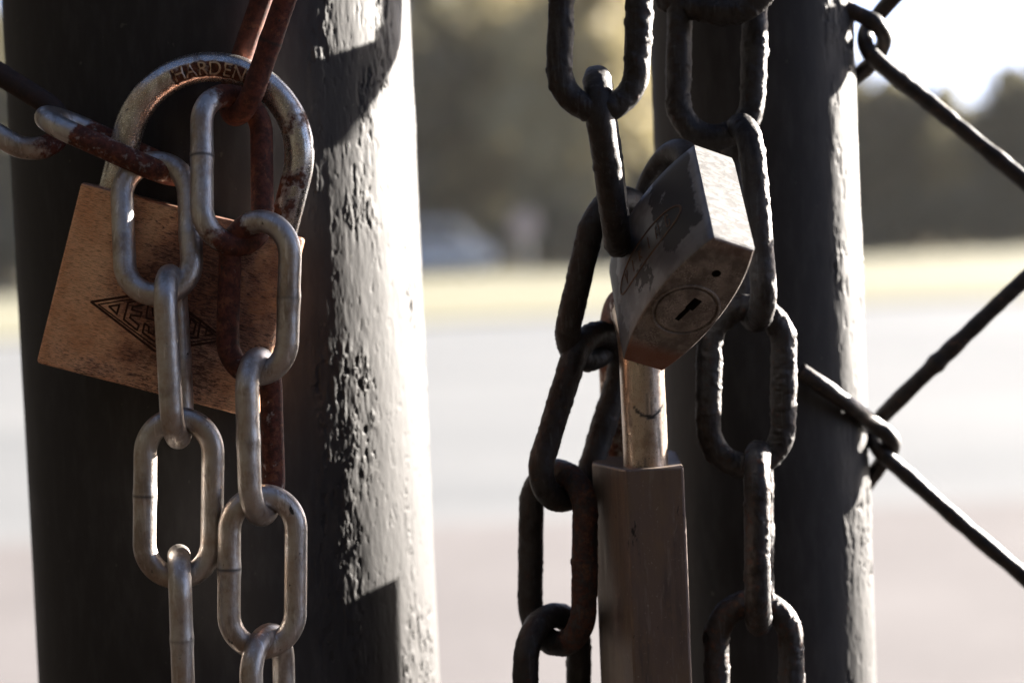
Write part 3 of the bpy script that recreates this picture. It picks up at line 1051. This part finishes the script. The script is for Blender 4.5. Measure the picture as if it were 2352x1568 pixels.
def shadow_src(px, py, dist):
    """point 'dist' metres sunward of the spot of the thick post seen at (px, py)"""
    d = fwd + crt * ((px - 1176) / FPX) - cup * ((py - 784) / FPX)
    ox, oy = -LP_X, -LP_Y
    a = d.x ** 2 + d.y ** 2
    b = 2 * (ox * d.x + oy * d.y)
    c = ox * ox + oy * oy - LP_R ** 2
    disc = max(b * b - 4 * a * c, 0)
    t = (-b - math.sqrt(disc)) / (2 * a)
    return CAM_P + d * t + sdir * dist



def shadow_piece(name, px_outline, dist):
    pts = []
    for px, py in px_outline:
        p = shadow_src(max(px, 802), py, 0)
        if px < 802:
            p = p + Vector((sdir.y, -sdir.x, 0)).normalized() * 0.010
        t = (dist - p.x * sdir.x - p.y * sdir.y) / (1 - sdir.z ** 2)
        pts.append(np.array(p + sdir * t))
    n = len(pts)
    V = [p - np.array(right_root.location) for p in pts] + [p + np.array(sdir) * 0.005 - np.array(right_root.location) for p in pts]
    F = [tuple(range(n)), tuple(range(2 * n - 1, n - 1, -1))] + [(k, (k + 1) % n, n + (k + 1) % n, n + k) for k in range(n)]
    o = mesh_obj(name, V, F, M_CASTER, right_root, smooth=False)
    bm_ = bmesh.new(); bm_.from_mesh(o.data); bmesh.ops.recalc_face_normals(bm_, faces=bm_.faces); bm_.to_mesh(o.data); bm_.free()
    return np.array(pts)


DIST = 0.64 * sdir.y - 0.09 * sdir.x + 0.045 + 0.128
pl = shadow_piece('shadow_plate', [(790, 1385), (830, 1366), (915, 1326), (924, 1568), (930, 1800), (930, 2300), (790, 2300)], DIST)
ph_ = shadow_piece('shadow_hook', [(880, -400), (876, -40), (870, 40), (872, 62), (860, 66), (858, 94), (805, 112), (790, 118), (790, 345), (803, 325), (825, 285), (852, 238), (884, 196), (890, 172), (910, 135), (922, 92), (926, 0), (924, -400)], DIST)
for e_pt in (pl[4], ph_[0]):
    a0 = np.array((RP_X, RP_Y + RP_R - 0.004, e_pt[2])) - np.array(right_root.location)
    v, f = tube(np.linspace(a0, e_pt - np.array(right_root.location), 6), 0.004, 12)
    mesh_obj('shadow_arm', v, f, M_CASTER, right_root)

# ------------------------------------------------------------------ far background
def leaf_mat(name, c1, c2):
    n = NT(name)
    a = n.noise(0.9, 3)
    c = n.mix(n.ramp(a, 0.35, 0.65), c1, c2)
    n.out(c, 0.7, 0.0, None, 0.2)
    tr_ = n.t.nodes.new('ShaderNodeBsdfTranslucent')
    n.val(tr_.inputs[0], n.mix(0.5, c, (0.26, 0.235, 0.12)))
    mx = n.t.nodes.new('ShaderNodeMixShader')
    mx.inputs[0].default_value = 0.38
    n.link(n.b.outputs[0], mx.inputs[1])
    n.link(tr_.outputs[0], mx.inputs[2])
    n.link(mx.outputs[0], n.t.nodes['Material Output'].inputs[0])
    return n.m


M_LEAF = [leaf_mat('olive_leaves', (0.30, 0.255, 0.14), (0.38, 0.32, 0.19)), leaf_mat('dark_leaves', (0.085, 0.082, 0.064), (0.12, 0.112, 0.085))]
M_BARK = simple('bark', (0.07, 0.05, 0.035), (0.12, 0.09, 0.065), 6, 0.9, 0, 0.01)


def crown_mesh(seed, h, w, leaf, trunk_h, nclump, per):
    rs_ = np.random.RandomState(seed)
    V, F = [], []
    clumps = []
    for k in range(nclump):
        u = rs_.normal(size=3); u /= np.linalg.norm(u)
        r_ = rs_.rand() ** 0.45
        c = np.array((u[0] * w / 2 * r_, u[1] * w / 2 * r_, trunk_h + (h - trunk_h) * (0.5 + 0.5 * u[2] * r_)))
        clumps.append(c)
    for c in clumps:
        cr = rs_.uniform(0.5, 1.15) * w * 0.13
        for j in range(per):
            p = c + rs_.normal(size=3) * cr * 0.55
            n_ = rs_.normal(size=3); n_ /= np.linalg.norm(n_)
            t_ = np.cross(n_, rs_.normal(size=3)); t_ /= np.linalg.norm(t_)
            b__ = np.cross(n_, t_)
            s1 = leaf * rs_.uniform(0.6, 1.3)
            base = len(V)
            V += [p - t_ * s1, p + b__ * s1 * .45, p + t_ * s1, p - b__ * s1 * .45]
            F.append((base, base + 1, base + 2, base + 3))
    return V, F, clumps


def make_tree(loc, seed, h, w, kind, label):
    root = empty('tree', loc, label, 'tree', 'trees beyond the lawn')
    th = h * 0.08
    V, F, cl = crown_mesh(seed, h, w, 0.55, th, 130, 50)
    mesh_obj('crown', V, F, M_LEAF[kind], root, smooth=False)
    rs_ = np.random.RandomState(seed + 50)
    TVs, TFs = [], []
    pth = resample([(0, 0, -0.1), (0.1, 0.05, th), (0.05 * w, 0, h * 0.45), (0, 0.05 * w, h * 0.72)], 0.5)
    v, f = tube(pth, np.linspace(0.045 * h * .6, 0.012 * h, len(pth)), 9)
    TVs += list(v); TFs += f
    for j in range(7):
        c = cl[rs_.randint(len(cl))]
        k = rs_.randint(len(pth) // 3, len(pth))
        b0_ = len(TVs)
        v, f = tube(resample([tuple(pth[k]), tuple((pth[k] + c) / 2 + (0, 0, .2)), tuple(c)], 0.5), 0.07, 6)
        TVs += list(v); TFs += [tuple(b0_ + i for i in ff) for ff in f]
    mesh_obj('trunk', TVs, TFs, M_BARK, root)
    return root


def gx(px, Y):
    return P(px, 560, Y).x


tree_specs = [
    (-20, 104, 15, 11, 1, 'dark tree at the left edge of the photo, seen beside the thick post'),
    (330, 110, 16, 12, 1, 'tall dark tree hidden mostly behind the thick post'),
    (860, 102, 17, 11, 1, 'tall dark tree just behind the right edge of the thick post'),
    (1120, 108, 17, 11, 0, 'olive tree in the gap between the posts, beyond the grey van'),
    (1330, 99, 17, 10, 0, 'sunny olive tree in the gap, behind the dark hanging chain'),
    (1560, 106, 15, 11, 1, 'dark tree behind the thinner post and the tilted padlock'),
    (1850, 112, 12, 10, 1, 'dark tree just left of the knotted fence wire'),
    (2110, 108, 9.2, 6.5, 1, 'round topped dark tree seen through the upper fence diamond'),
    (2235, 114, 7.2, 7, 1, 'low dark tree at the dip of the bright sky'),
    (2400, 100, 8.6, 9, 1, 'dark tree at the right edge of the photo'),
    (1010, 122, 19, 14, 1, 'broad dark tree far back in the gap, nearest the thick post'),
    (1260, 124, 19, 14, 0, 'broad olive tree far back in the gap, above the pink disc'),
    (1480, 121, 18, 13, 0, 'broad olive tree far back beside the hanging dark chain'),
    (1990, 120, 7.6, 8, 0, 'small olive tree beside the right edge of the thinner post'),
]
for i, (px, Y, h, w, k, lab) in enumerate(tree_specs):
    make_tree((gx(px, Y), Y, 0), 100 + i, h, w, k, lab)

# clipped hedge below the trees
hv, hf = [], []
rs_ = np.random.RandomState(9)
for j in range(15000):
    p = np.array((rs_.uniform(-32, 36), rs_.uniform(93, 95.4), 0.0))
    p[2] = rs_.rand() ** 0.7 * (2.6 + 0.5 * math.sin(p[0] * 0.7) + 0.35 * math.sin(p[0] * 2.1))
    n_ = rs_.normal(size=3); n_ /= np.linalg.norm(n_)
    t_ = np.cross(n_, rs_.normal(size=3)); t_ /= np.linalg.norm(t_)
    b__ = np.cross(n_, t_)
    s1 = rs_.uniform(.2, .42); base = len(hv)
    hv += [p - t_ * s1, p + b__ * s1 * .5, p + t_ * s1, p - b__ * s1 * .5]
    hf.append((base, base + 1, base + 2, base + 3))
hedge = mesh_obj('hedge', hv, hf, M_LEAF[1], smooth=False)
tag(hedge, 'long dark hedge along the far edge of the sunny lawn', 'hedge')

# unseen tall hedge added behind and left of the camera to block sky light
M_SKY_BLOCK = simple('dark_sky_block', (0.007, 0.0063, 0.0045), (0.013, 0.0112, 0.0075), 1.5, 0.9, 0, 0, (1, 1, 1), 0.1)
hv, hf = [], []
hpath = resample([(9.0, -6.5, 0), (4, -7.5, 0), (-3, -7.5, 0), (-6.5, -6.0, 0), (-7.6, -2.5, 0), (-7.9, 3.5, 0), (-8.4, 11, 0), (-9.8, 22, 0), (-11, 30, 0)], 0.35)
hl_ = len(hpath)
HH = 8.5
lev = np.linspace(0, HH, 26)
for side in (0, 1):
    for z in lev:
        for k, p in enumerate(hpath):
            tdir = hpath[min(k + 1, hl_ - 1)] - hpath[max(k - 1, 0)]
            nn = np.array((tdir[1], -tdir[0], 0)); nn /= np.linalg.norm(nn)
            w_ = (0.8 if side == 0 else -0.8) * (1 - 0.55 * (z / HH) ** 3)
            hv.append(p + nn * w_ + np.array((0, 0, z)))
hv = np.array(hv)
hv += np.c_[fbm(hv * 1.3, 4, 2), fbm(hv * 1.3, 4, 5), 0.6 * fbm(hv * 1.1, 3, 8)] * 0.28 * (0.3 + sstep(0, 1, hv[:, 2]))[:, None]
nl_ = len(lev)
for side in (0, 1):
    for i in range(nl_ - 1):
        for k in range(hl_ - 1):
            a = (side * nl_ + i) * hl_ + k
            hf.append((a, a + 1, a + 1 + hl_, a + hl_))
for k in range(hl_ - 1):
    a, b = (nl_ - 1) * hl_ + k, (2 * nl_ - 1) * hl_ + k
    hf.append((a, a + 1, b + 1, b))
sky_block_hedge = mesh_obj('hedge', hv, hf, M_SKY_BLOCK, smooth=False)
tag(sky_block_hedge, 'tall dark hedge added unseen behind the viewer to block sky light', 'hedge')

# grey van parked at the far side of the lawn
VY = 86.0
vx = gx(985, VY)
van = empty('parked_van', (vx, VY, 0.05), 'pale grey van parked under the trees, seen just right of the thick post', 'van')
M_VAN = simple('silver_grey_paint', (0.34, 0.36, 0.40), (0.36, 0.38, 0.42), 2, 0.35, 0.2)
M_GLASS = simple('dark_window_glass', (0.02, 0.022, 0.025), (0.03, 0.03, 0.034), 2, 0.08)
M_TYRE = simple('black_rubber', (0.02, 0.02, 0.02), (0.03, 0.03, 0.03), 5, 0.8)
M_RIM = simple('grey_wheel_metal', (0.4, 0.4, 0.41), (0.5, 0.5, 0.5), 5, 0.4, 0.8)
prof = [(-2.6, .35), (-2.6, 2.1), (-2.45, 2.3), (1.1, 2.3), (1.35, 2.15), (2.0, 1.35), (2.75, 1.12), (2.9, .85), (2.9, .35)]
bm = bmesh.new()
va = [bm.verts.new((x, -0.95, z)) for x, z in prof]
vb = [bm.verts.new((x, 0.95, z)) for x, z in prof]
for k in range(len(prof)):
    l = (k + 1) % len(prof)
    bm.faces.new((va[k], va[l], vb[l], vb[k]))
bm.faces.new(va[::-1]); bm.faces.new(vb)
bmesh.ops.recalc_face_normals(bm, faces=bm.faces)
bmesh.ops.bevel(bm, geom=list(bm.edges), offset=0.08, segments=3, affect='EDGES')
me = bpy.data.meshes.new('body'); bm.to_mesh(me); bm.free(); me.materials.append(M_VAN)
o = bpy.data.objects.new('body', me); COL.objects.link(o); o.parent = van


def slab(name, quad, y0, y1, mat, parent):
    V = [(x, y, z) for y in (y0, y1) for x, z in quad]
    n = len(quad)
    F = [tuple(range(n)), tuple(range(2 * n - 1, n - 1, -1))] + [(k, (k + 1) % n, n + (k + 1) % n, n + k) for k in range(n)]
    return mesh_obj(name, V, F, mat, parent, smooth=False)


slab('side_window', [(0.35, 1.35), (1.7, 1.35), (1.15, 2.1), (0.35, 2.1)], -0.965, -0.94, M_GLASS, van)
slab('side_window', [(-1.9, 1.4), (0.2, 1.4), (0.2, 2.08), (-1.9, 2.08)], -0.965, -0.94, M_GLASS, van)
slab('front_bumper', [(2.6, .3), (3.0, .3), (3.0, .6), (2.6, .6)], -0.9, 0.9, M_TYRE, van)
for sx in (-1.7, 1.8):
    for sy in (-0.88, 0.88):
        w_ = empty('wheel', (sx, sy, 0.34), None, None)
        w_.parent = van
        th_ = np.linspace(0, 2 * np.pi, 28, endpoint=False)
        v, f = tube([(0.25 * math.cos(t), 0, 0.25 * math.sin(t)) for t in th_], 0.1, 10, closed=True)
        mesh_obj('tyre', v, f, M_TYRE, w_)
        V, F = disc_profile([(0.19, -0.07), (0.19, 0.07)], 24, 0, 0)
        mesh_obj('rim', [(x, z, y) for x, y, z in V], F, M_RIM, w_, smooth=False)

# made-up pale disc on a pole, standing in for a blurred glint
SY = 84.0
sg = empty('glint_disc', (gx(1208, SY), SY, 0.05), 'small round pale pink disc added for a blurred glint in the gap between the posts', 'sign')
zc = P(1208, 516, SY).z - 0.05
v, f = disc_profile([(0.05, 0.0), (0.55, 0.0), (0.58, 0.02), (0.55, 0.05)], 32, 0, 0)
mesh_obj('disc', [(x, z - 0.06, y + zc) for x, y, z in v], f, simple('pink_glint_paint', (0.42, 0.32, 0.28), (0.40, 0.30, 0.26), 3, 0.5), sg, smooth=False)
v, f = tube([(0, 0.04, z) for z in np.linspace(0, zc - 0.1, 6)], 0.04, 10)
mesh_obj('post', v, f, M_RIM, sg)

# faint summer haze in the air
M_HAZE = bpy.data.materials.new('thin_haze')
M_HAZE.use_nodes = True
ht = M_HAZE.node_tree
for nd in list(ht.nodes):
    if nd.type != 'OUTPUT_MATERIAL': ht.nodes.remove(nd)
hvn = ht.nodes.new('ShaderNodeVolumePrincipled')
hvn.inputs['Color'].default_value = (1.0, 0.95, 0.86, 1)
hvn.inputs['Density'].default_value = 0.00015
hvn.inputs['Anisotropy'].default_value = 0.0
ht.links.new(hvn.outputs[0], [n for n in ht.nodes if n.type == 'OUTPUT_MATERIAL'][0].inputs['Volume'])
hx, hy0, hy1, hz0, hz1 = 510, -310, 710, -1.0, 24.0
HVt = [(x, y, z) for z in (hz0, hz1) for x, y in ((-hx, hy0), (hx, hy0), (hx, hy1), (-hx, hy1))]
hz = mesh_obj('haze', HVt, [(0, 3, 2, 1), (4, 5, 6, 7), (0, 1, 5, 4), (1, 2, 6, 5), (2, 3, 7, 6), (3, 0, 4, 7)], M_HAZE, smooth=False)
tag(hz, kind='stuff')
